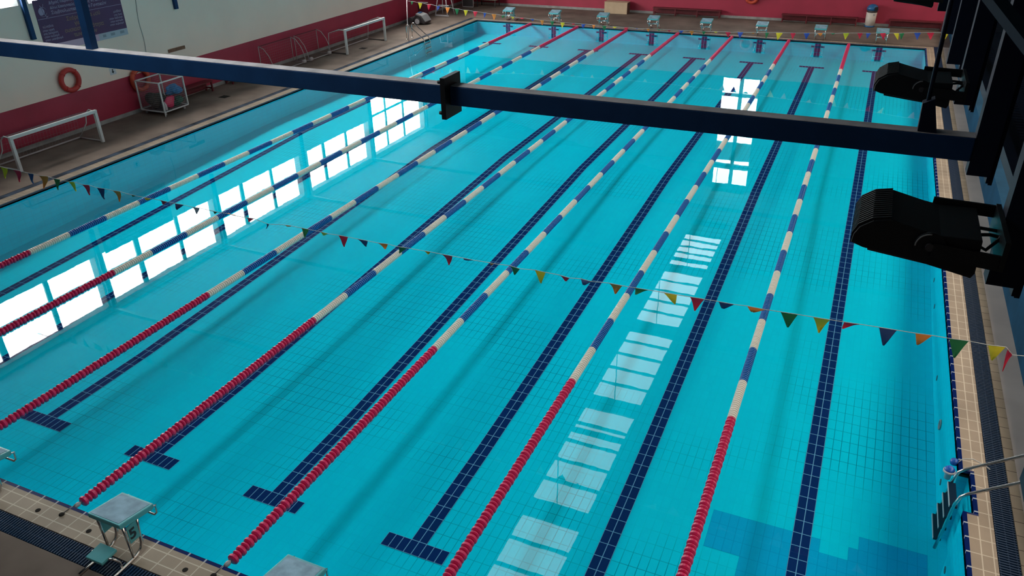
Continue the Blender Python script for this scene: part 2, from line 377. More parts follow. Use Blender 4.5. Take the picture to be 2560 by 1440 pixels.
q.box((PX1+G0, PY0-.66, -.1), (PX1+G1, PY1+.45, .02)); q.box((PX0-G1, PY0-.66, -.1), (PX0-G0, PY1+.45, .02))
q.box((PX0-G0, PY0-.66, -.1), (PX1+G0, PY0-.40, .02)); q.box((PX0-G0, PY1+.32, -.1), (PX1+G0, PY1+.45, .02))
q.build('gutter_channel', 'pit', basin)
q = MB(); y = PY0-.6                                          # right gutter grating: slats across
while y < PY1+.4:
    q.box((PX1+G0+.008, y, DZ-.03), (PX1+G1-.008, y+.020, DZ)); y += .042
for x in (PX1+G0+.02, PX1+G0+.12, PX1+G1-.03): q.box((x-.006, PY0-.6, DZ-.04), (x+.006, PY1+.4, DZ-.006))
q.build('gutter_grating', 'grate', basin)
q = MB(); x = 7.0                                             # near gutter grating, where the photograph shows it
while x < PX1+G0:
    q.box((x, PY0-.65, DZ-.03), (x+.020, PY0-.41, DZ)); x += .042
q.box((7, PY0-.54, DZ-.04), (PX1+G0, PY0-.528, DZ-.006))
q.box((PX0-G1, PY0-.65, DZ-.03), (7, PY0-.41, DZ-.004))
q.build('gutter_grating', 'grate', basin)
q = MB(); q.box((PX0-G1+.01, PY0-.6, DZ-.03), (PX0-G0-.01, PY1+.4, DZ-.002)); q.box((PX0-G0, PY1+.36, DZ-.03), (PX1+G0, PY1+.44, DZ-.01))
q.build('gutter_grating', mat('worn blue grating', (0.03, 0.042, 0.062), .85, noise=.75, nscale=2.2, spec=.1), basin)
for px, py in ((2335, 700), (2336, 766), (2342, 945), (2351, 1205), (2362, 1425)):
    p = at_x(px, py, PX1-.004); q = MB(); q.lathe([(.05, -.004), (.05, .004)], (PX1-.003, p.y, p.z), 'x', 14); q.build('wall_inlet', 'pool_dark', basin)
p = at_x(2351, 1062, PX1-.004); q = MB(); q.tube(arc((PX1-.012, p.y, p.z), .075, 0, 2*pi*15/16, 15, (0, 1, 0), (0, 0, 1)), .014, 6, closed=True); q.build('lamp_ring', 'grey_plastic', basin)
for px, py in ((95, 1276), (222, 1328), (463, 1425)):
    p = at_z(px, py, DZ); q = MB(); q.lathe([(.035, 0), (.03, .006)], (p.x, p.y, DZ+.003), 'z', 12); q.build('anchor_cup', 'drain', basin)
q = MB(); q.face([(PX0-.02, PY0-.02, 0), (PX1+.2, PY0-.02, 0), (PX1+.2, PY1+.02, 0), (PX0-.02, PY1+.02, 0)])
tag(q.build('pool_water', 'water'), 'still clear turquoise water filling the pool, reflecting the windows', 'water', kind='stuff')

# left wall with strip windows between the columns
COLS = [0.7, 6.15, 11.65, 17.15, 22.62, 28.05, 33.5]
BAYS = [(6.4, 11.42), (11.9, 16.9), (17.4, 22.25), (23.0, 27.77), (28.35, 33.22)]
TALL = 4
q = MB(); T, TL, SH = .16, .36, .19                            # the left wall is thick: panes sit at its outer face
ta, tb = BAYS[TALL]; tb += SH
q.mi = 1; q.box((WX-TL, NY, -.3), (WX, WY, 1.28))
q.mi = 0; q.box((WX-TL, NY, 1.28), (WX, ta, 3.93)); q.box((WX-TL, ta, 1.28), (WX, tb, 2.95)); q.box((WX-TL, tb, 1.28), (WX, WY, 3.93))
q.box((WX-TL, NY, 5.84), (WX, WY, 6.1))
prev = NY
for i, (a, b) in enumerate(BAYS):
    q.box((WX-TL, prev, 3.93), (WX, a, 5.84)); prev = b+SH
    if i != TALL: q.box((WX-TL, a, 4.78), (WX, b+SH, 4.90))
q.box((WX-TL, prev, 3.93), (WX, WY, 5.84))
struct(q.build('wall_left', ['pale_wall', 'red_wall']), 'pale grey wall with crimson lower band')
struct(box1('baseboard_left', 'skirting', (WX, NY, DZ), (WX+.025, WY, DZ+.12)))
for i, (a, b) in enumerate(BAYS):
    wn = struct(bpy.data.objects.new('window_%d' % (i+1), None)); C.objects.link(wn)
    L = b-a; xs = WX-TL+.06
    ys = [(a, a+L*.26), (a+L*.30, a+L*.645), (a+L*.675, b)] if i != TALL else [(a, a+1.38), (a+1.50, a+3.07), (a+3.20, b)]
    ys = [(y0+(SH if k else 0), y1+SH) for k, (y0, y1) in enumerate(ys)]
    zs = [(3.93, 4.78), (4.90, 5.84)] if i != TALL else [(2.95, 3.90), (4.01, 4.92), (5.05, 5.84)]
    fr = MB()
    for (y0, y1), (y2, y3) in zip(ys, ys[1:]): fr.box((xs-.05, y1, zs[0][0]), (xs+.05, y2, zs[-1][1]))
    for (z0, z1), (z2, z3) in zip(zs, zs[1:]): fr.box((xs-.045, a, z1+.0005), (xs+.045, b+SH, z2-.0005))
    for z in ([zs[0][0], zs[1][0]] if i != TALL else [zs[0][0]]): fr.box((xs, a, z), (WX-.004, b+SH, z+.012))
    for z in ([zs[0][1], zs[1][1]] if i != TALL else [zs[2][1]]): fr.box((xs, a, z-.012), (WX-.004, b+SH, z))
    for z0, z1 in (zs if i != TALL else [(2.95, 5.84)]):
        for y in (a, b+SH-.012): fr.box((xs, y, z0+.012), (WX-.004, y+.012, z1-.012))
    fr.build('window_frame', 'reveal', wn)
    for y0, y1 in ys:
        for z0, z1 in zs:
            g = MB(); g.box((xs-.02, y0, z0), (xs-.01, y1, z1)); g.build('pane', 'sky_left', wn)
# far wall, red below, dark above, with a tall glazed strip
q = MB(); W0, W1 = 11.6, 13.45
q.mi = 1; q.box((WX-T, WY, -.3), (RX, WY+T, 2.87))
q.mi = 0; q.box((WX-T, WY, 2.87), (W0, WY+T, 9.4)); q.box((W1, WY, 2.87), (RX, WY+T, 9.4)); q.box((W0, WY, 2.87), (W1, WY+T, 2.94)); q.box((W0, WY, 8.8), (W1, WY+T, 9.4))
struct(q.build('wall_far', ['upper', 'red_wall']), 'crimson end wall behind the starting blocks')
struct(box1('baseboard_far', 'skirting', (WX, WY-.025, DZ), (21.5, WY, DZ+.12)))
wn = struct(bpy.data.objects.new('window_9', None)); C.objects.link(wn)
zr = [(2.94, 3.73), (3.91, 4.70), (4.95, 5.85), (6.02, 6.40), (7.42, 7.62), (7.70, 7.78), (7.92, 8.80)]
fr = MB(); fr.box((12.47, WY-.02, 2.94), (12.66, WY+.08, 8.8))
for (z0, z1), (z2, z3) in zip(zr, zr[1:]): fr.box((W0, WY-.02, z1), (W1, WY+.08, z2))
fr.build('window_frame', 'grey_plastic', wn)
for z0, z1 in zr:
    for x0, x1 in ((W0, 12.47), (12.66, W1)):
        g = MB(); g.box((x0, WY+.05, z0), (x1, WY+.06, z1)); g.build('pane', 'sky_far', wn)
# roof with its ridge skylight
SX0, SX1, SZ, EZ = 11.7, 13.42, 9.1, 6.0
q = MB()
def rz_(x): return SZ+(EZ-SZ)*(x-SX1)/(RX-SX1)
GX0, GX1 = 23.6, 27.4
for (x0, z0, x1, z1) in ((WX-TL, EZ, SX0, SZ), (SX1, SZ, GX0, rz_(GX0)), (GX1, rz_(GX1), RX, EZ)):
    q.hexa([(x0, NY, z0), (x1, NY, z1), (x1, WY+T, z1), (x0, WY+T, z0), (x0, NY, z0+.12), (x1, NY, z1+.12), (x1, WY+T, z1+.12), (x0, WY+T, z0+.12)])
struct(q.build('ceiling', 'ceiling'))
wn = struct(bpy.data.objects.new('window_20', None)); C.objects.link(wn)  # glowing strip added to the unseen right roof slope as fill light
fr = MB()
for k in range(18):
    y = NY+.05+k*2.78
    fr.hexa([(GX0, y-.05, rz_(GX0)-.02), (GX1, y-.05, rz_(GX1)-.02), (GX1, y+.05, rz_(GX1)-.02), (GX0, y+.05, rz_(GX0)-.02), (GX0, y-.05, rz_(GX0)+.1), (GX1, y-.05, rz_(GX1)+.1), (GX1, y+.05, rz_(GX1)+.1), (GX0, y+.05, rz_(GX0)+.1)])
fr.build('window_frame', 'ceiling', wn)
for k in range(17):
    y0, y1 = NY+.1+k*2.78, NY+2.78+k*2.78; g = MB()
    g.hexa([(GX0, y0, rz_(GX0)+.06), (GX1, y0, rz_(GX1)+.06), (GX1, y1, rz_(GX1)+.06), (GX0, y1, rz_(GX0)+.06), (GX0, y0, rz_(GX0)+.08), (GX1, y0, rz_(GX1)+.08), (GX1, y1, rz_(GX1)+.08), (GX0, y1, rz_(GX0)+.08)])
    g.build('pane', 'fill_right', wn)
TR = [0.7, 6.15, 11.65, 17.1, 22.6, 28.0, 33.5]
for i, (a, b) in enumerate(zip([-4.7]+TR[:-1], TR[:-1]+[32.28])):
    wn = struct(bpy.data.objects.new('window_%d' % (10+i), None)); C.objects.link(wn)
    a += .30; b -= .33; n = 5; fr = MB(); st = (b-a)/n
    for k in range(n+1): fr.box((SX0, a+st*k-.05, SZ), (SX1, a+st*k+.05, SZ+.1))
    fr.build('window_frame', 'ceiling', wn)
    for k in range(n):
        g = MB(); g.box((SX0, a+st*k+.05, SZ+.06), (SX1, a+st*(k+1)-.05, SZ+.07)); g.build('pane', 'sky_roof', wn)
q = MB()
for y in [-4.7]+TR+[38.4]: q.box((SX0, y-.36, SZ), (SX1, y+.33, SZ+.14))
q.box((SX0, NY, SZ), (SX1, -4.7, SZ+.14)); q.box((SX0, 31.9, SZ), (SX1, WY+T, SZ+.14))
struct(q.build('beam_ridge', 'ceiling'))
# right side: blue parapet, raked stand, outer walls
struct(box1('wall_right', 'blue_wall', (21.5, NY, -.3), (21.75, WY, .82)), 'low blue painted wall in front of the seating')
q = MB()
for k in range(7): q.box((21.75+k*.85, NY, -.3), (21.75+(k+1)*.85, WY, .70+.38*k))
struct(q.build('floor_stand', 'stand'), 'dark stepped concrete seating')
q = MB(); q.box((RX-1.2, NY, -.3), (RX, WY, 6.2)); q.box((WX-T, NY-.2, -.3), (RX, NY, 9.6))
struct(q.build('wall_near', 'upper'))
struct(box1('floor_gallery', 'dark_steel', (WX, NY, 5.55), (RX-1.2, -3.3, 5.7)), 'dark viewing gallery')

# ------------------------------------------------------------------ steel structure
XP = 18.99
POSTY = [-1.94, -.6, .75, 2.25, 3.55, 4.9, 6.25, 7.6, 8.95]
WHICH = ['nearest, only its foot showing', 'beside the nearest floodlight', 'where the blue cross beam ends', 'just beyond the cross beam', 'beside the second floodlight',
         'fifth beyond the nearest floodlight', 'farther along, thin', 'far along the walkway', 'farthest along the walkway']
def make_post():
    t = thing('hanging_post', '', 'post')
    q = MB(); q.box((0, -.05, 0), (.012, .05, 3.0)); q.box((.10, -.05, -.035), (.112, .05, 3.0)); q.box((.012, -.006, .01), (.10, .006, 3.0))
    q.box((.012, -.05, .0), (.10, -.042, 3.0))
    q.build('column', 'dark_steel', t)
    q = MB(); q.box((.115, -.03, -.05), (.135, .03, 2.9)); q.build('fixing_strip', 'dark_steel', t)
    return t
p0 = make_post()
for i, y in enumerate(POSTY):
    lab = 'dark navy hanging post at the gallery edge, '+WHICH[i]
    o = p0 if i == 0 else dup(p0, (0, 0, 0), 0, '')
    o.location = (XP, y, 5.79); o['label'] = lab; o['group'] = 'posts along the gallery edge'
# perforated walkway behind the posts
t = thing('walkway', 'dark perforated steel walkway behind the row of hanging posts', 'walkway', (19.3, 0, 5.7))
q = MB(); YW0, YW1 = -3.2, 14.0
q.box((-.06, YW0, -.02), (0, YW1, .05)); q.build('edge_channel', 'dark_steel', t)
q = MB(); y = YW0
xs = [i*.14 for i in range(0, 13)]
while y < YW1:
    q.box((0, y, 0), (1.8, y+.055, .012))
    solid = not (1.2 < y < 5.5)
    for x in xs: q.box((x, y+.055, 0), (x+(.142 if solid else .075), y+.07, .012))
    y += .07
q.build('perforated_plate', 'dark_steel', t)
q = MB(); q.box((.9, YW0, -.14), (1.0, YW1, -.002)); q.box((1.72, YW0, -.14), (1.8, YW1, -.002)); q.build('joist', 'dark_steel', t)
t2 = thing('rail_panel', 'dark solid guard panel on the far side of the walkway', 'panel', (21.14, 0, 5.7))
q = MB(); q.box((0, YW0, .012), (.04, YW1, 3.0)); q.build('panel_sheet', 'dark_steel', t2)
# cross beam (a bottom chord) with bolted splice and hanger
def chord(y, first):
    t = thing('cross_beam', 'navy steel cross beam spanning the pool, dusty on top, with a bolted splice plate' if first else
              'navy steel roof tie seen only as a thin dark reflection', 'beam', (0, y, 5.93))
    bm_ = 'blue_steel' if first else 'dark_steel'
    x1 = XP if first else RX-1.3
    q = MB(); q.box((WX+.01, -.055, -.065), (x1, .055, .065)); q.build('beam_body', bm_, t, bevel=.006)
    if first:
        q = MB(); q.box((WX+.02, -.05, .0655), (x1, .05, .068)); q.build('dust_layer', 'dust', t)
        s = MB(); s.box((15.80, -.13, -.145), (15.835, .10, .135)); sp = s.build('splice_plate', 'black', t)
        for (dy, dz) in ((-.10, .10), (-.10, -.11), (.07, .10), (.07, -.11)):
            b = MB(); b.lathe([(.013, -.03), (.013, .0)], (15.80, dy, dz), 'x', 8); b.build('bolt', 'black', sp)
        g = MB(); g.hexa([(18.705, -.04, .07), (18.80, -.04, .07), (18.80, .04, .07), (18.705, .04, .07), (18.70, -.035, .22), (18.755, -.035, .25), (18.755, .035, .25), (18.70, .035, .22)])
        g.build('gusset_plate', 'dark_steel', t)
        g = MB(); g.bar((12.42, 0, .066), (12.5, 0, 3.0), .075, .06); g.build('hanger', 'blue_steel', t)
        g = MB(); g.tube([(18.727, 0, .14), (18.722, 0, .6), (18.718, 0, 1.2), (18.71, 0, 3.0)], .0115, 8); g.build('tie_rod', 'dark_steel', t)
    else:
        q = MB(); q.tube([(12.6, 0, .06), (12.6, 0, 3.1)], .014, 6); q.build('hanger', 'dark_steel', t)
    return t
chord(0.75, True)
for y in (11.65, 17.1, 22.6, 28.0, 33.5):
    o = chord(y, False); o['kind'] = 'structure'; o.name = 'beam_tie'; del o['category']
# blue columns on the left wall
for i, y in enumerate(COLS[1:]):
    z0 = 3.0
    o = box1('wall_column', 'blue_steel', (WX+.001, y-.0, z0), (WX+.10, y+.13, 6.0)); tag(o, ['x', 'blue steel wall column left of the purple banner', 'blue steel wall column to the right of the purple banner, only its foot showing', 'y', 'z', 'w'][min(i, 5)], 'column')
    if i not in (1, 2):
        del o['category']; o['kind'] = 'structure'; o['label'] = 'blue steel wall column'
# pale diagonal brace close to the viewer
q = MB(); a = CAM+ray(2455, -40).normalized()*3.0; b = CAM+ray(2620, 170).normalized()*2.7
q.bar(a, b, .045, .03); tag(q.build('brace_bar', mat('dull blue steel', (0.012, 0.026, 0.042), .8, spec=.1)), 'grey blue diagonal steel bar crossing the top right corner', 'brace')

# floodlights
PROF = [(18.455, 6.005), (18.458, 6.04), (18.475, 6.075), (18.52, 6.108), (18.58, 6.122), (18.70, 6.094), (18.76, 6.084), (18.90, 6.088), (18.905, 5.95), (18.895, 5.928), (18.70, 5.965), (18.50, 5.99)]
def make_flood():
    t = thing('floodlight', '', 'floodlight'); ox, oz = 18.68, 6.03; ys, ye = -.17, .17
    pr = [(x-ox, z-oz) for x, z in PROF]
    q = MB(); q.prism(pr, ys, ye, lambda a, b, e: (a, e, b)); q.build('lamp_housing', 'black', t, bevel=.004)
    q = MB()
    for k in range(15):
        y = ys+.012+k*.0225
        prf = [(-.228, -.03), (-.229, .012), (-.212, .052), (-.165, .086), (-.10, .10), (-.10, .085), (-.16, .07), (-.20, .04), (-.212, .0), (-.212, -.03)]
        q.prism(prf, y, y+.008, lambda a, b, e: (a, e, b))
    q.build('cooling_fins', 'black', t)
    q = MB(); q.prism([(-.16, -.05), (.20, -.088), (.20, -.094), (-.16, -.056)], ys+.02, ye-.02, lambda a, b, e: (a, e, b)); q.build('lamp_glass', 'dark_plastic', t)
    q = MB(); q.lathe([(.055, -.012), (.055, 0)], (.05, ys, .01), 'y', 24); d = q.build('angle_dial', 'black', t)
    q = MB(); q.tube(arc((.05, ys-.014, .01), .05, 1.6, 3.2, 10, (1, 0, 0), (0, 0, 1)), .003, 6); q.build('dial_scale', 'grey_plastic', d)
    q = MB(); q.lathe([(.016, -.026), (.016, -.012)], (.05, ys, .01), 'y', 12); q.build('pivot_bolt', 'dark_plastic', d)
    q = MB(); q.bar((.06, ys-.02, .0), (.30, ys-.02, -.015), .012, .06); q.bar((.06, ye+.02, .05), (.30, ye+.02, .045), .012, .05); q.box((.288, ys-.03, -.045), (.306, ye+.03, .075))
    q.build('mounting_bracket', 'black', t)
    for pts in ([(.20, -.03, .02), (.26, -.03, .03), (.31, -.02, .02)], [(.20, -.08, .01), (.25, -.09, -.01), (.29, -.06, .03), (.31, 0, .05)], [(.20, .03, .03), (.31, .03, .025)]):
        q = MB(); q.tube(pts, .007, 6); q.build('cable', 'black', t)
    return t
fl = make_flood(); fl.location = (18.68, -.70, 6.03)
FLL = ['large black floodlight on the right, nearest of the three, finned at its round end', 'black floodlight above the far right pool corner, second along the gallery', 'black floodlight at the top right edge, mostly cut off by the frame']
for i, y in enumerate((-.70, 1.78, 5.8)):
    o = fl if i == 0 else dup(fl, (0, 0, 0), 0, '')
    o.location = (18.682, y, 6.006); o['label'] = FLL[i]; o['group'] = 'floodlights along the gallery'

# ------------------------------------------------------------------ lane ropes
def float_mesh(name, m, length, prof, period):
    q = MB(); y = 0
    q2 = []
    while y < length-period*.6:
        for r, h in prof: q2.append((r, y+h))
        y += period
    q.lathe(q2, (0, 0, 0), 'y', 16)
    for f in q.bm.faces: f.smooth = False
    return q.build(name, m)
RED_P = [(.03, 0), (.05, .002), (.072, .018), (.072, .05), (.05, .066), (.026, .07), (.026, .084), (.052, .086), (.066, .098), (.066, .112), (.052, .124), (.026, .126)]
RING_P = [(.034, 0), (.066, .003), (.068, .016), (.066, .028), (.034, .031), (.034, .0499)]
CORE = [(.04, 0), (.04, .0499)]
Y_A, Y_B = 5.76, 28.98; SEG = (Y_B-Y_A)/23
base = {}
base['red'] = float_mesh('red_floats', 'rope_red', 5.03, RED_P, .14)
base['white'] = float_mesh('white_floats', 'rope_white', SEG, RING_P, .0505)
base['blue'] = float_mesh('blue_floats', 'rope_blue', SEG, RING_P, .0505)
RL = ['first lane rope from the left wall, its red end leaving the frame on the left', 'second lane rope from the left, crossing the bright window reflections',
      'third lane rope from the left', 'fourth lane rope, hooked beside the block numbered 5', 'fifth lane rope, hooked at the near edge between two starting blocks',
      'sixth lane rope, just left of the pale skylight reflections', 'seventh lane rope, nearest the right side of the pool']
for k in range(7):
    x = 2.5*(k+1)
    t = thing('lane_rope', RL[k], 'lane rope', (x, 0, 0), 0, 'lane ropes across the pool')
    def seg(kind, y, first):
        o = base[kind] if first else base[kind].copy()
        if not first: C.objects.link(o)
        o.parent = t; o.location = (0, y, .012)
    seg('red', .73, k == 0); seg('red', Y_B, False)
    for s in range(23): seg('white' if s % 2 == 0 else 'blue', Y_A+s*SEG, k == 0 and s < 2)
    q = MB(); q.tube([(0, .44, DZ+.008), (0, .53, DZ+.006), (0, .60, DZ), (0, .74, .012)], .006, 6); q.tube([(0, 33.98, .012), (0, 34.1, DZ+.006), (0, 34.15, DZ+.008)], .006, 6); q.build('cable', 'dark_plastic', t)
    q = MB(); q.lathe([(.012, 0), (.03, .02), (.032, .07), (.014, .1)], (0, .615, .03), 'y', 10); q.build('tensioner', 'grey_plastic', t)
    q = MB(); q.lathe([(.035, 0), (.035, .012), (.012, .02)], (0, .44, DZ+.002), 'z', 12); q.build('anchor_hook', 'drain', t)

# ------------------------------------------------------------------ bunting
COLM = dict(r='f_red', y='f_yellow', g='f_green', n='f_navy', b='f_blue', o='f_orange', p='f_pink')
def z1(s, x0, y0, k): return [(c, (x0+a[0]/k, y0+a[1]/k), (x0+b[0]/k, y0+b[1]/k), (x0+d[0]/k, y0+d[1]/k)) for c, a, b, d in s]
NEAR = z1([('y', (0, 225), (75, 245), (70, 345)), ('r', (130, 255), (205, 270), (208, 385)), ('n', (278, 290), (335, 300), (335, 405)), ('o', (390, 315), (480, 325), (465, 445)),
    ('g', (535, 345), (600, 355), (600, 460)), ('y', (678, 375), (740, 380), (742, 490)), ('r', (820, 405), (892, 412), (885, 525)), ('n', (968, 437), (1045, 447), (1045, 562)),
    ('o', (1122, 465), (1198, 475), (1192, 588)), ('g', (1280, 500), (1365, 520), (1330, 528)), ('y', (1440, 535), (1515, 548), (1470, 568)), ('r', (1590, 560), (1675, 578), (1620, 612)),
    ('n', (1750, 595), (1840, 610), (1785, 655)), ('p', (1920, 630), (1995, 640), (1955, 712)), ('g', (2090, 662), (2170, 680), (2140, 706)), ('o', (2262, 694), (2358, 718), (2300, 714)),
    ('r', (2450, 735), (2540, 745), (2495, 780))], 0, 360, 4)
NEAR += z1([('n', (255, -8), (282, 0), (265, 50)), ('o', (430, 8), (510, 18), (495, 34)), ('g', (615, 40), (690, 55), (670, 130)), ('y', (795, 75), (885, 98), (820, 128)), ('r', (985, 112), (1080, 130), (1042, 238)),
    ('n', (1170, 148), (1275, 168), (1268, 230)), ('o', (1370, 188), (1475, 200), (1465, 252)), ('g', (1570, 225), (1675, 240), (1590, 300)), ('y', (1795, 262), (1900, 278), (1880, 312)),
    ('r', (2010, 300), (2120, 320), (2080, 430)), ('n', (2230, 340), (2355, 365), (2245, 364)), ('o', (2465, 382), (2560, 400), (2500, 425))], 600, 560, 4)
NEAR += z1([('g', (1274, 664), (1300, 672), (1284, 692)), ('y', (1337, 675), (1364, 681), (1352, 712)), ('r', (1396, 687), (1424, 695), (1413, 707)), ('n', (1452, 697), (1480, 704), (1461, 711))], 0, 0, 1)
NEAR += z1([('o', (165, 590), (305, 618), (225, 722)), ('g', (425, 637), (575, 662), (440, 695)), ('y', (715, 685), (850, 708), (840, 803)), ('r', (980, 728), (1125, 752), (1030, 870)), ('n', (1265, 775), (1425, 805), (1300, 862)),
    ('o', (1550, 820), (1740, 857), (1600, 885)), ('g', (1885, 878), (2060, 905), (1955, 1052)), ('y', (2210, 930), (2385, 958), (2262, 1118))], 1480, 560, 4)
NEAR += z1([('r', (765, 340), (955, 368), (735, 412)), ('n', (1110, 392), (1290, 422), (1150, 575)), ('o', (1475, 452), (1645, 475), (1485, 577)), ('g', (1810, 503), (2010, 530), (1855, 695)),
    ('y', (2200, 568), (2380, 590), (2232, 735)), ('r', (2400, 605), (2445, 670), (2335, 822))], 1920, 720, 4)
FAR = z1([('g', (530, 25), (590, 30), (560, 105)), ('y', (675, 50), (765, 60), (725, 185)), ('r', (865, 85), (945, 88), (890, 215)), ('b', (1055, 118), (1125, 122), (1075, 215)), ('o', (1225, 145), (1320, 150), (1275, 275)),
    ('g', (1410, 175), (1500, 180), (1450, 312)), ('y', (1590, 200), (1680, 205), (1623, 330)), ('r', (1780, 225), (1875, 232), (1820, 350)), ('b', (1985, 255), (2045, 260), (1998, 365)), ('o', (2150, 278), (2245, 285), (2200, 412)),
    ('g', (2350, 305), (2425, 312), (2370, 365))], 960, 0, 8)
FAR += z1([('y', (-35, 330), (45, 340), (15, 385)), ('r', (150, 355), (250, 360), (205, 382)), ('b', (350, 375), (445, 382), (410, 428)), ('o', (555, 400), (640, 403), (598, 515)), ('g', (755, 418), (845, 422), (795, 535)),
    ('y', (965, 445), (1055, 450), (1002, 572)), ('r', (1175, 462), (1280, 468), (1220, 497)), ('b', (1385, 478), (1470, 482), (1412, 590)), ('o', (1600, 495), (1670, 500), (1645, 575)), ('g', (1800, 515), (1890, 518), (1840, 635)),
    ('y', (2005, 530), (2105, 535), (2050, 574)), ('r', (2225, 545), (2335, 550), (2280, 605)), ('b', (2440, 560), (2545, 568), (2500, 578))], 1280, 0, 8)
FAR += z1([('o', (1340, 285), (1385, 288), (1360, 318)), ('g', (1440, 290), (1500, 294), (1465, 308)), ('r', (1540, 297), (1595, 300), (1570, 320)), ('b', (1665, 303), (1720, 306), (1690, 335)), ('o', (1770, 306), (1820, 308), (1795, 358)),
    ('g', (1895, 312), (1940, 314), (1912, 352)), ('y', (2010, 315), (2060, 318), (2040, 330)), ('r', (2130, 318), (2190, 322), (2160, 378)), ('b', (2255, 320), (2315, 322), (2278, 385)), ('o', (2380, 323), (2440, 326), (2410, 342)),
    ('g', (2530, 325), (2570, 327), (2540, 390))], 1280, 0, 4)
FAR += z1([('y', (80, 325), (150, 328), (95, 402)), ('r', (222, 328), (280, 330), (245, 395)), ('b', (358, 330), (420, 330), (380, 398)), ('o', (492, 330), (550, 330), (525, 365)), ('g', (625, 330), (680, 334), (645, 348)),
    ('y', (750, 330), (815, 330), (770, 402)), ('r', (892, 330), (950, 330), (915, 392)), ('b', (980, 330), (1030, 332), (990, 388)), ('r', (1120, 330), (1180, 330), (1155, 405)), ('y', (1255, 330), (1310, 332), (1300, 402)),
    ('g', (1315, 330), (1365, 330), (1330, 400)), ('b', (1460, 326), (1530, 327), (1490, 400)), ('r', (1588, 325), (1665, 325), (1625, 402)), ('y', (1742, 328), (1810, 328), (1770, 400))], 1920, 0, 4)
def bunting(name, label, flags, Y, ends):
    t = thing(name, label, 'bunting', (0, Y, 0), 0, 'backstroke flag lines')
    pts = [ends[0]]
    rnd = random.Random(3)
    for c, a, b, d in flags:
        A, B, D = at_y(*a, Y), at_y(*b, Y), at_y(*d, Y)
        A.y = B.y = 0; D.y = rnd.uniform(-.06, .06)
        pts += [A, B]
        q = MB(); n = 6; rows = []; bul = rnd.uniform(-.03, .03); cut = .12
        for i in range(n+1):
            f = i/n*(1-cut*.5); l, r = A.lerp(D, f), B.lerp(D, f); row = []
            for j in range(4):
                p = l.lerp(r, j/3); p.y += bul*sin(pi*f)+.012*sin(j*2.1+f*5); row.append(q.bm.verts.new(p))
            rows.append(row)
        for r0, r1 in zip(rows, rows[1:]):
            for j in range(3): q.bm.faces.new([r0[j], r0[j+1], r1[j+1], r1[j]]).smooth = True
        q.build('pennant', COLM[c], t)
    pts.append(ends[1]); pts.sort(key=lambda p: p.x)
    pts = [p for i, p in enumerate(pts) if i == 0 or (p-pts[i-1]).length > .03]
    q = MB(); q.tube(pts, .005 if Y < 20 else .006, 5); q.build('string', 'cord', t)
    return t
e0 = at_y(-60, 405, 5.6); e0.y = 0; e1 = at_y(2600, 893, 5.6); e1.y = 0
bunting('pennant_line', 'long line of coloured pennants crossing the near half of the pool', NEAR, 5.6, (e0, e1))
f0 = Vector((-.85, 0, 1.95)); f1 = at_y(2420, 82, 29.); f1.y = 0
f0 = at_y(1018, 2, 29.); f0.y = 0
bunting('pennant_line', 'line of coloured pennants crossing the far end above the starting blocks', FAR, 29.0, (f0, f1))
q = MB(); tp = at_y(1017, -2, 29.0); bs = at_z(1022, 103, DZ); q.tube([bs, (bs.x-.01, bs.y+.03, 1.0), tp], .02, 8); tag(q.build('flag_pole', 'grey_pvc'), 'thin grey pole holding the far pennant line at its left end', 'pole')

# ------------------------------------------------------------------ starting blocks
def make_block():
    """local frame: +y towards the water, the pool edge at y = 0"""
    t = thing('starting_block', '', 'starting block')
    q = MB(); q.prism([(-.36, .645), (-.34, .63), (.09, .545), (.125, .56), (.13, .615), (-.36, .71)], -.255, .255, lambda a, b, e: (e, a, b)); q.build('platform', 'aqua', t, bevel=.01)
    q = MB(); q.prism([(-.335, .7055), (.10, .6215), (.10, .6245), (-.335, .7085)], -.225, .225, lambda a, b, e: (e, a, b))
    q.build('grip_surface', M.setdefault('grip', mat('worn grip surface', (0.22, 0.355, 0.44), .8, noise=.25, nscale=7)), t)
    q = MB(); q.tube([(-.22, .08, .575), (-.22, .17, .54), (-.22, .165, .43), (-.19, .15, .395), (.19, .15, .395), (.22, .165, .43), (.22, .17, .54), (.22, .08, .575)], .014, 8); q.build('start_handle', 'chrome', t)
    for s in (-1, 1):
        x = s*.205
        q = MB(); q.tube([(x, -.10, .59), (x, -.115, .40), (x, -.13, .22), (x, -.16, .14), (x, -.24, .095), (x, -.45, DZ+.022), (x, -.72, DZ+.022)], .02, 8); q.build('leg', 'chrome', t)
        q = MB(); q.tube([(x, -.30, .63), (x, -.29, .35), (x, -.285, DZ+.03)], .016, 8); q.build('leg', 'chrome', t)
        q = MB(); q.box((x*1.06-.005, -.27, .32), (x*1.06+.005, -.13, .57)); q.build('number_plate', 'aqua', t)
    q = MB(); q.prism([(-.62, .27), (-.40, .285), (-.40, .325), (-.62, .31)], -.13, .13, lambda a, b, e: (e, a, b)); st = q.build('step', 'aqua', t, bevel=.006)
    for s in (-1, 1):
        x = s*.12
        q = MB(); q.tube([(x*.7, -.53, .28), (x*1.15, -.52, .29), (x*1.45, -.49, .26), (x*1.62, -.46, .2), (x*1.66, -.455, DZ+.03)], .016, 8); q.build('leg', 'chrome', st)
    return t
BL = {4: 'aqua starting block at the left edge of the photo, only its front corner in frame', 5: 'aqua starting block numbered 5 on the near pool edge, with a lower step', 6: 'aqua starting block at the bottom edge, only the front of its platform in frame'}
FB = ['first far starting block from the left, beside the corner ladder', 'second far starting block from the left', 'third far starting block, in front of the cream box', 'fourth far starting block, in front of the dark red bench',
      'fifth far starting block, at the right end of the dark red bench', 'sixth far starting block from the left', 'seventh far starting block, left of the white bin', 'eighth far starting block, right of the white bin']
blk = make_block()
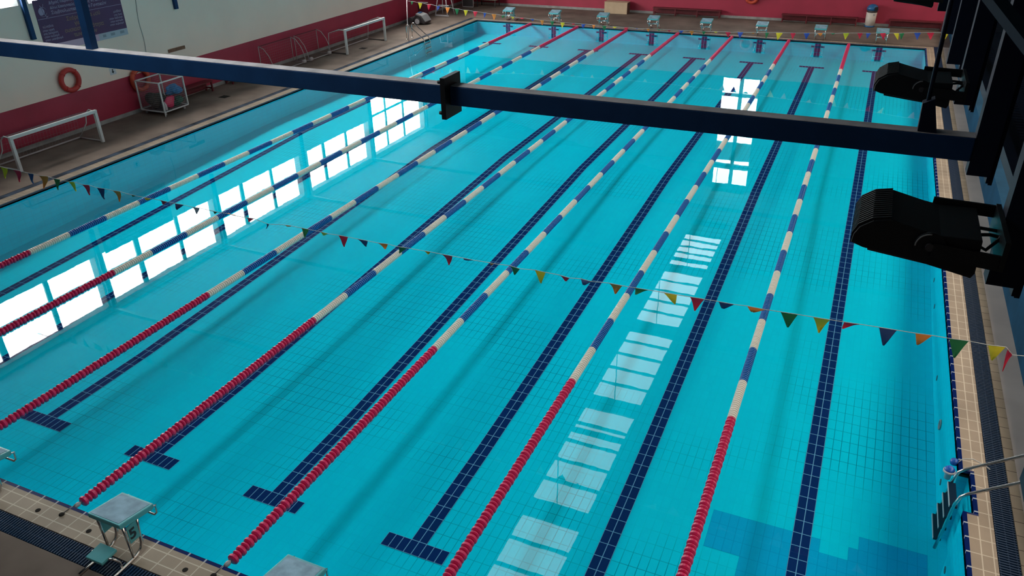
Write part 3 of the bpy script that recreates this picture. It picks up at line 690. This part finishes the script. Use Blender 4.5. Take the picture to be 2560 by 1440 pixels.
near_blocks = [blk, dup(blk, (0, 0, 0), 0, ''), dup(blk, (0, 0, 0), 0, '')]
for n in range(8): dup(blk, (1.25+2.5*n, PY1+.06, 0), pi, FB[n], 'starting blocks along the far edge')
for n, o in zip((4, 5, 6), near_blocks):
    o.location = (2.5*n-1.25, PY0-.06, 0); o['label'] = BL[n]; o['group'] = 'starting blocks on the near edge'
    text('number', str(n), 'letter_black', o, (.2245, -.262, .375), .2, (pi/2, 0, pi/2))

# ------------------------------------------------------------------ ladders
def make_ladder(sx, steps=4, depth=1.0):
    """local frame: y along the pool edge, x = +sx into the pool, origin on the deck edge"""
    t = thing('pool_ladder', '', 'ladder')
    for y in (-.25, .25):
        pts = [(sx*.12, y, -.85), (sx*.10, y, -.6), (sx*.06, y, -.05), (sx*.02, y, .10)]
        pts += [(-sx*.05, y, .17), (-sx*.70, y, .66)] + arc((-sx*.78, y, .62), .10, radians(55), radians(180), 6, (sx, 0, 0), (0, 0, 1))
        pts += [(-sx*.88, y, .4), (-sx*.88, y, DZ)]
        q = MB(); q.tube(pts, .021, 10); q.build('handrail', 'chrome', t)
        q = MB(); q.lathe([(.05, 0), (.05, .01), (.025, .025)], (-sx*.88, y, DZ+.001), 'z', 14); q.build('floor_flange', 'chrome', t)
    for k in range(steps):
        z = -.10-.2*k; x = sx*(.06+.02*k)
        q = MB(); q.box((x-.045, -.24, z-.02), (x+.045, .24, z+.012)); st = q.build('tread', 'tread', t)
        q = MB(); q.box((x+sx*.045, -.24, z-.02), (x+sx*.052, .24, z+.014)); q.build('tread_edge', 'white_plastic', st)
    return t
l1 = make_ladder(1); l1.location = (PX0+.02, 28.6, 0); l1['label'] = 'chrome pool ladder at the far left corner beside the grey pole'
l2 = make_ladder(-1); l2.location = (PX1-.0, 5.42, 0); l2['label'] = 'chrome pool ladder at the lower right edge with dark treads under water'
t = thing('chemical_dispenser', 'blue and white floating dispenser bobbing beside the right ladder', 'dispenser', (*at_z(2373, 1178, 0.0).xy, 0))
q = MB(); q.lathe([(.015, .07), (.045, .066), (.064, .04), (.066, .024)], (0, 0, 0), 'z', 20); q.build('cap', 'disp_blue', t)
q = MB(); q.lathe([(.066, .024), (.076, .016), (.076, -.008), (.045, -.024), (.04, -.12), (.01, -.125)], (0, 0, 0), 'z', 20); q.build('float_ring', 'white_plastic', t)
t = thing('hose_float', 'small dark blue float with a white cord above the right ladder', 'float', (*at_z(2386, 1154, 0.03).xy, 0.0))
q = MB(); q.lathe([(.01, .075), (.045, .06), (.055, .03), (.045, -.01), (.01, -.02)], (0, 0, 0), 'z', 14); q.build('float_body', 'disp_blue', t)
q = MB(); q.tube([(.03, -.03, .03), (.08, -.02, .12), (.2, 0, .14), (.33, -.04, .118), (.40, -.1, .112)], .007, 6); q.build('cord_loop', 'cord', t)

# ------------------------------------------------------------------ left side equipment
def goal(name, label, y0, y1, xf, h, depth, curved):
    t = thing(name, label, 'goal', (xf, y0, 0), 0, 'white goals on the left deck'); L = y1-y0; r = .045
    q = MB(); q.box((-r, -r, h-.09), (r, L+r, h)); q.build('crossbar', 'white_paint', t, bevel=.01)
    for y in (0, L):
        q = MB(); q.box((-r, y-r, DZ), (r, y+r, h-.0902)); q.build('goal_post', 'white_paint', t, bevel=.01)
        q = MB()
        if curved: q.tube([(0, y, h-.05), (-.25, y, h-.02), (-.42, y, h-.15), (-.50, y, h-.45), (-depth, y, DZ+.04)], .018, 7)
        else:
            q.tube([(0, y, h-.05), (-.30, y, h-.02), (-depth*.9, y, h-.20), (-depth, y, DZ+.04)], .016, 7)
        q.build('rear_stay', 'white_paint', t)
        q = MB(); q.tube([(0, y, DZ+.03), (-depth, y, DZ+.03)], .022, 7); q.build('ground_bar', 'grey_pvc' if curved else 'dark_plastic', t)
    q = MB(); q.tube([(-depth, 0, DZ+.04), (-depth, L, DZ+.04)], .024, 7); q.build('rear_ground_bar', 'grey_pvc', t)
    q = MB(); n = 26
    def npt(u, v):
        prof = [(0, h-.05), (-.3, h-.06), (-depth*.9, h-.2), (-depth, DZ+.05)]; s = v*3; i = min(2, int(s)); f = s-i
        return (prof[i][0]*(1-f)+prof[i+1][0]*f, u*L, prof[i][1]*(1-f)+prof[i+1][1]*f)
    for i in range(n+1): q.tube([npt(i/n, v/9) for v in range(10)], .0022, 3, cap=False)
    for j in range(1, 13): q.tube([npt(u/8, j/13) for u in range(9)], .0022, 3, cap=False)
    q.build('goal_net', 'net', t)
    return t
goal('handball_goal', 'white framed goal with netting at the left edge of the photo', 9.18, 11.91, -2.22, 1.04, .95, True)
goal('handball_goal', 'white framed goal near the far ladder on the left deck', 24.68, 27.76, -2.15, 1.10, .95, False)
def float_goal(label, ya, yb):
    t = thing('float_goal', label, 'goal', (-2.88, ya, 0), 0, 'small net goals against the left wall'); L = yb-ya
    for y in (0, L):
        q = MB(); q.tube([(0, y, DZ+.06), (-.04, y, DZ+.35), (-.16, y, DZ+.65), (-.38, y, DZ+.92), (-.62, y, DZ+1.0)], .016, 7); q.build('curved_arm', 'grey_pvc', t)
        q = MB(); q.tube([(-.62, y, DZ), (-.62, y, DZ+1.0)], .016, 7); q.build('rear_post', 'grey_pvc', t)
        q = MB(); q.tube([(0, y, DZ+.05), (-.62, y, DZ+.03)], .014, 7); q.build('side_bar', 'grey_pvc', t)
        q = MB(); q.lathe([(.02, -.09), (.075, -.07), (.08, .07), (.02, .09)], (0, y+(.12 if y == 0 else -.12), DZ+.08), 'y', 12); q.build('float_block', 'grey_pvc', t)
    q = MB(); q.tube([(0, 0, DZ+.05), (0, L, DZ+.05)], .018, 7); q.build('front_bar', 'grey_pvc', t)
    q = MB(); q.box((-.625, 0, DZ+.99), (-.605, L, DZ+1.01)); q.build('top_bar', 'maroon', t)
    q = MB()
    for i in range(17): q.tube([(-.61, L*i/16, DZ+.04), (-.61, L*i/16, DZ+1.0)], .0022, 3, cap=False)
    for j in range(10): q.tube([(-.61, 0, DZ+.06+.1*j), (-.61, L, DZ+.06+.1*j)], .0022, 3, cap=False)
    q.build('goal_net', 'net', t)
float_goal('small net goal with curved arms, left one of the pair by the wall', 20.75, 22.75)
float_goal('small net goal with curved arms, beside the far white goal', 22.98, 24.5)
# cage trolley and what is in it
t = thing('cage_trolley', 'white wire mesh cage trolley full of gear beside the orange life ring', 'trolley', (-2.97, 15.17, 0))
X, Y, Z0, Z1 = .51, .52, .2, 1.15
q = MB()
for sx in (-1, 1):
    for sy in (-1, 1): q.box((sx*X-.02, sy*Y-.02, Z0), (sx*X+.02, sy*Y+.02, Z1))
    for z in (Z0, Z1): q.box((sx*X-.018, -Y, z-.018), (sx*X+.018, Y, z+.018))
for sy in (-1, 1):
    for z in (Z0, Z1): q.box((-X, sy*Y-.018, z-.018), (X, sy*Y+.018, z+.018))
q.build('frame', 'white_paint', t)
for k, (sx, ax) in enumerate(((-1, 'x'), (1, 'x'), (-1, 'y'), (1, 'y'))):
    q = MB()
    for i in range(1, 16):
        f = -1+2*i/16
        if ax == 'x': q.box((sx*X-.0015, f*Y-.0015, Z0), (sx*X+.0015, f*Y+.0015, Z1))
        else: q.box((f*X-.0015, sx*Y-.0015, Z0), (f*X+.0015, sx*Y+.0015, Z1))
    for i in range(1, 14):
        z = Z0+(Z1-Z0)*i/14
        if ax == 'x': q.box((sx*X-.0015, -Y, z-.0015), (sx*X+.0015, Y, z+.0015))
        else: q.box((-X, sx*Y-.0015, z-.0015), (X, sx*Y+.0015, z+.0015))
    q.build('mesh_panel', 'net', t)
box1('base_tray', 'dark_plastic', (-X, -Y, Z0-.01), (X, Y, Z0+.01), t)
q = MB(); q.tube([(X+.02, -Y-.02, Z0), (X+.03, -Y-.03, DZ+.002)], .016, 6); q.build('drop_bolt', 'white_paint', t)
for sx in (-1, 1):
    for sy in (-1, 1):
        q = MB(); q.lathe([(.045, -.015), (.045, .015)], (sx*.42, sy*.42, DZ+.046), 'x', 12); q.box((sx*.42-.02, sy*.42-.02, DZ+.07), (sx*.42+.02, sy*.42+.02, Z0-.01)); q.build('caster', 'grey_plastic', t)
def heap(name, m, label, cat, c, r, seed, rough=.25):
    q = MB(); q.blob(c, r, seed, rough); return tag(q.build(name, m, smooth=True), label, cat)
heap('net_heap', 'cloth_dark', 'dark heap of netting in the left half of the cage trolley', 'net', (-3.12, 15.0, .48), (.29, .34, .27), 1, .42)
heap('blue_cover', 'cloth_blue', 'crumpled blue cover on top inside the cage trolley', 'cover', (-2.74, 15.36, .74), (.17, .27, .17), 5, .5)
heap('red_float', 'rope_red', 'red and white float under the blue cover in the cage', 'float', (-2.64, 15.1, .42), (.10, .17, .20), 9, .35)
heap('green_bag', 'cloth_green', 'dark green bag at the bottom of the cage trolley', 'bag', (-2.66, 15.45, .36), (.13, .18, .15), 12, .45)
q = MB(); q.lathe([(.05, .22), (.065, .23), (.065, .40), (.03, .45), (.025, .49)], (-2.55, 14.80, 0), 'z', 12); tag(q.build('white_jug', 'white_plastic'), 'white plastic jug in the near corner of the cage', 'jug')
# benches
def bench(label, c, L, along_x, group):
    t = thing('bench', label, 'bench', c, 0 if along_x else pi/2, group)
    q = MB()
    for k in range(3): q.box((-L/2, -.17+k*.118, .40), (L/2, -.17+k*.118+.105, .44))
    q.build('seat', 'bench', t)
    for x in [-L/2+.06+(L-.12)*i/3 for i in range(4)] if L > 2.5 else (-L/2+.06, L/2-.06):
        for y in (-.15, .15):
            q = MB(); q.box((x-.025, y-.025, DZ-c[2]), (x+.025, y+.025, .40)); q.build('leg', 'bench', t)
        q = MB(); q.box((x-.02, -.125, .16), (x+.02, .125, .20)); q.build('cross_rail', 'bench', t)
    q = MB(); q.box((-L/2+.05, .13, DZ-c[2]+.06), (L/2-.05, .15, .395)); q.build('back_panel', 'bench', t)
    q = MB(); q.box((-L/2+.09, -.015, .17), (L/2-.09, .015, .19)); q.build('stretcher', 'bench', t)
bench('dark red bench against the left wall beside the cage trolley', (-3.47, 16.87, 0), 1.95, False, 'benches by the left wall')
bench('dark red bench against the left wall, mostly behind the cross beam', (-3.47, 19.75, 0), 1.9, False, 'benches by the left wall')
bench('long dark red bench at the end wall right of the cream box', (9.4, 38.33, 0), 3.5, True, 'benches at the end wall')
bench('long dark red bench at the end wall left of the white bin', (15.85, 38.33, 0), 3.5, True, 'benches at the end wall')
bench('long dark red bench at the end wall right of the white bin', (20.1, 38.33, 0), 2.3, True, 'benches at the end wall')
# life rings
def ring(label, m, c, ax, R=.30):
    t = thing('life_ring', label, 'life ring', c, 0, 'life rings on the walls'); a, b = (((0, 1, 0), (0, 0, 1)) if ax == 'x' else ((1, 0, 0), (0, 0, 1)))
    q = MB(); q.tube(arc((0, 0, 0), R, 0, 2*pi*31/32, 31, a, b), .075, 12, closed=True); q.build('ring_body', m, t)
    for k in range(4):
        an = pi/4+k*pi/2; v = Vector(a)*cos(an)+Vector(b)*sin(an); tg = -Vector(a)*sin(an)+Vector(b)*cos(an)
        q = MB(); n = Vector((1, 0, 0)) if ax == 'x' else Vector((0, -1, 0))
        q.tube([v*R+(v*cos(2*pi*i/12)+n*sin(2*pi*i/12))*.079 for i in range(12)], .012, 5, closed=True); q.build('strap', m, t)
    return t
ring('red life ring on the pale wall under the purple banner', 'redring', (WX+.10, 12.45, 1.67), 'x')
o = ring('orange life ring hanging behind the cage trolley', 'orange', (WX+.10, 15.0, 1.10), 'x', .33)
q = MB(); q.tube([(-.06, -.12, .38), (-.07, -.05, .62)], .006, 5); q.tube([(-.06, .10, .38), (-.07, .02, .62)], .006, 5); q.build('hanging_cord', 'cord', o)
ring('orange life ring high on the crimson end wall', 'orange', (12.55, WY-.10, 1.13), 'y', .27)
# banner
t = thing('banner', 'dark purple banner with Greek lettering high on the left wall', 'banner', (WX+.012, 12.02, 2.55))
box1('banner_sheet', 'banner', (-.008, 0, .20), (0, 3.02, 1.46), t)
q = MB(); q.box((-.008, .5, 0), (0, 1.9, .1995)); q.build('lilac_strip', 'banner_pink', t)
q = MB(); q.box((-.008, 1.9, 0), (0, 3.02, .1995)); q.build('white_strip', 'banner_white', t)
q = MB(); q.box((-.008, 0, .1), (0, .5, .1995)); q.build('lilac_strip', 'banner_pink', t)
q = MB(); q.box((0, .02, .925), (.003, 3.0, .937)); q.build('divider_line', 'letter_lilac', t)
RT = (pi/2, 0, pi/2)
def tx(s, u, v, size, m='letter_lilac', al='LEFT'): text('lettering', s, m, t, (.002, u, v), size, RT, al)
tx('Δήμος Καρδίτσας', .50, 1.29, .115); tx('Δίνει Κοινωνικές Προτάσεις να Δίνεις τιμή', .50, 1.155, .105); tx('Συμβουλευτικό Κέντρο Γυναικών', .50, 1.015, .125)
tx('Σκόραρε και εσύ', .93, .76, .155, 'letter_brown'); tx('για την', 1.17, .60, .155, 'letter_brown'); tx('ουσιαστική ισότητα', .78, .44, .155, 'letter_brown'); tx('των φύλων', 1.05, .28, .155, 'letter_brown')
tx('πέναλτι', .10, .68, .095)
for i, s in enumerate(('στην οργή', 'στη διάκριση', 'στον σεξισμό', 'στον εκφοβισμό')): tx(s, .07, .58-.088*i, .08)
tx('μπάλα', 2.94, .72, .095, al='RIGHT')
for i, s in enumerate(('στη ζωή', 'στον διάλογο', 'στην ισοτιμία', 'στον σεβασμό')): tx(s, 2.95, .62-.088*i, .08, al='RIGHT')
q = MB(); q.tube(arc((0.003, .24, 1.12), .13, .3, 5.9, 24, (0, 1, 0), (0, 0, 1)), .006, 5); q.build('emblem', 'letter_lilac', t)
q = MB(); q.lathe([(.1, 0), (.1, .003)], (0.0005, .20, 1.13), 'x', 24); q.build('emblem', 'letter_lilac', t)
q = MB(); q.tube([(.005, .18, 1.30), (.005, .24, 1.22), (.005, .26, 1.08), (.005, .30, .99), (.005, .335, .96)], .012, 5); q.tube([(.005, .31, 1.33), (.005, .25, 1.21)], .01, 5)
q.tube([(.005, .30, .945), (.005, .37, .985)], .008, 5); q.build('emblem', 'letter_lilac', t)
q = MB(); q.tube([(.004, 2.56, 1.30), (.004, 2.61, 1.20), (.004, 2.56, 1.13)], .008, 5); q.tube([(.004, 2.61, 1.2), (.004, 2.68, 1.14)], .008, 5); q.build('emblem', 'letter_lilac', t)
tx('Χελώνη', 2.64, 1.2, .075); 
for u, wd in ((2.05, .12), (2.35, .16), (2.72, .16)):
    q = MB(); q.box((0, u, .07), (.002, u+wd, .15)); q.build('emblem', mat('faded logo', (0.25, 0.30, 0.36), .7), t)
# paper sign with a downward arrow
t = thing('paper_sign', 'white paper sign with a dark downward arrow between the two life rings', 'sign', (WX+.006, 14.1, 1.57))
box1('sheet', 'paper', (-.002, -.12, -.11), (0, .12, .11), t)
q = MB(); q.prism([(-.02, .06), (.02, .06), (.02, -.01), (.055, -.01), (0, -.075), (-.055, -.01), (-.02, -.01)], 0, .002, lambda a, b, e: (e+.0005, a, b)); q.build('arrow', 'letter_black', t)
tag(box1('wall_board', 'wood', (WX+.001, 16.5, 1.655), (WX+.03, 17.27, 1.765)), 'narrow brown board fixed on the pale left wall', 'board')
q = MB(); rr = random.Random(2); q.tube([(WX+.012, 15.62+.03*sin(k*.9)-.02*k*.3, 3.95-.2*k) for k in range(12)], .008, 5); tag(q.build('wall_cable', 'skirting'), 'thin grey cable hanging down the pale wall beside the banner', 'cable')
# floor drains
for c, lab in (((561, 242), 'square dark floor drain between the cage trolley and the pool'), ((908, 121), 'square dark floor drain in front of the far white goal')):
    p = at_z(*c, DZ); q = MB(); q.box((p.x-.15, p.y-.15, DZ), (p.x+.15, p.y+.15, DZ+.006)); tag(q.build('floor_drain', 'drain'), lab, 'drain', 'floor drains')
# pool cleaner
t = thing('pool_cleaner', 'grey and white pool cleaning robot parked in the far left corner', 'pool cleaner', (-2.85, 32.1, DZ))
q = MB(); q.prism([(-.45, .12), (.5, .05), (.5, .15), (.30, .42), (.02, .5), (-.1, .34), (-.45, .30)], -.34, .34, lambda a, b, e: (a, e, b)); q.build('body', 'dark_plastic', t, bevel=.03)
q = MB(); q.prism([(.0, .505), (.31, .425), (.52, .16), (.55, .17), (.34, .45), (.02, .53)], -.30, .30, lambda a, b, e: (a, e, b)); q.build('cover', 'grey_plastic', t)
q = MB(); q.box((-.02, -.1, .525), (.12, .2, .545)); q.build('control_panel', 'bin_blue', t)
for x in (.12, -.3):
    for y in (-.36, .36):
        q = MB(); q.lathe([(.17, -.04), (.17, .04)], (x, y, .17), 'y', 20); wl = q.build('wheel', 'dark_plastic', t)
        q = MB(); q.lathe([(.13, -.046), (.13, .046)], (x, y, .17), 'y', 20); q.build('hub_cap', 'white_plastic' if x > 0 else 'dark_plastic', wl)
t = thing('board_panel', 'maroon upright panel behind the pool cleaner in the far left corner', 'panel', (-3.2, 33.1, DZ))
box1('sheet', 'maroon', (-.25, -.02, 0), (.35, .02, .85), t); box1('top_rail', 'grey_pvc', (-.25, -.025, .85), (.35, .025, .88), t)
t = thing('lifeguard_chair', 'white plastic high chair with a frame of pipes in the far left corner', 'chair', (-2.7, 34.6, DZ))
for sx in (-1, 1):
    for sy in (-1, 1):
        q = MB(); q.tube([(sx*.36, sy*.4, .02), (sx*.2, sy*.22, 1.25)], .028, 8); q.build('leg', 'white_plastic', t)
q = MB(); q.box((-.25, -.25, 1.22), (.25, .25, 1.27)); q.build('seat', 'grey_pvc', t); q = MB(); q.box((-.25, .2, 1.27), (.25, .25, 1.55)); q.build('backrest', 'grey_plastic', t)
q = MB(); q.box((-.36, -.4, .03), (.42, -.34, .09)); q.box((-.3, -.12, .5), (.3, -.06, .55)); q.build('footrest', 'white_plastic', t)
t = thing('screen_frame', 'dark panel in a thin white frame leaning at the far left corner', 'screen', (-2.75, 37.4, DZ))
box1('panel_sheet', 'dark_plastic', (-.30, -.01, .04), (.34, .01, 1.2), t)
q = MB()
for a, b in (((-.33, -.02, 0), (-.30, .02, 1.25)), ((.34, -.02, 0), (.37, .02, 1.25)), ((-.33, -.02, 0), (.37, .02, .04)), ((-.33, -.02, 1.2), (.37, .02, 1.25))): q.box(a, b)
q.build('frame', 'grey_pvc', t)
t = thing('pipe_rack', 'thin white pipe frame left of the framed dark panel', 'rack', (-3.35, 36.4, DZ))
for x in (-.22, .22):
    q = MB(); q.tube([(x, 0, 0), (x, 0, 1.3)], .016, 6); q.build('pipe', 'grey_pvc', t)
q = MB(); q.tube([(-.22, 0, 1.3), (.22, 0, 1.3)], .016, 6); q.build('top_pipe', 'grey_pvc', t)
t = thing('covered_table', 'low table under a pale cloth at the far left of the end wall', 'table', (-1.75, 38.0, DZ))
q = MB(); q.box((-.65, -.35, .36), (.65, .35, .62)); q.build('cloth', 'concrete_light', t, bevel=.05)
for x in (-.55, .55):
    for y in (-.28, .28): box1('leg', 'dark_plastic', (x-.02, y-.02, 0), (x+.02, y+.02, .36), t)
# cream box, bin
t = thing('storage_box', 'cream box standing against the crimson end wall', 'box', (5.72, 38.2, DZ))
box1('front_panel', 'cream', (-.62, -.27, 0), (.62, -.24, .56), t); box1('carcass', 'brown', (-.62, -.24, 0), (.62, .25, .54), t); box1('lid', 'cream', (-.63, -.28, .56), (.63, .26, .585), t)
t = thing('litter_bin', 'white eight sided litter bin with a blue lid at the end wall', 'bin', (18.15, 38.3, DZ))
q = MB(); q.lathe([(.22, 0), (.22, .07)], (0, 0, 0), 'z', 8); q.build('base', 'bin_blue', t)
q = MB(); q.lathe([(.215, .07), (.235, .66)], (0, 0, 0), 'z', 8); q.build('body', 'bin_white', t)
q = MB(); q.lathe([(.225, .66), (.24, .76)], (0, 0, 0), 'z', 8); q.build('collar', 'dark_plastic', t)
q = MB(); q.lathe([(.25, .76), (.25, .86), (.20, .96), (.10, 1.02), (.02, 1.03)], (0, 0, 0), 'z', 8); ld = q.build('lid', 'bin_blue', t)
q = MB(); q.box((.10, -.26, .80), (.24, -.12, .92)); q.build('opening', 'black', ld)
q = MB(); q.lathe([(.05, 0), (.05, .003)], (.12, -.213, .58), 'y', 10); q.build('badge', 'grey_plastic', t)
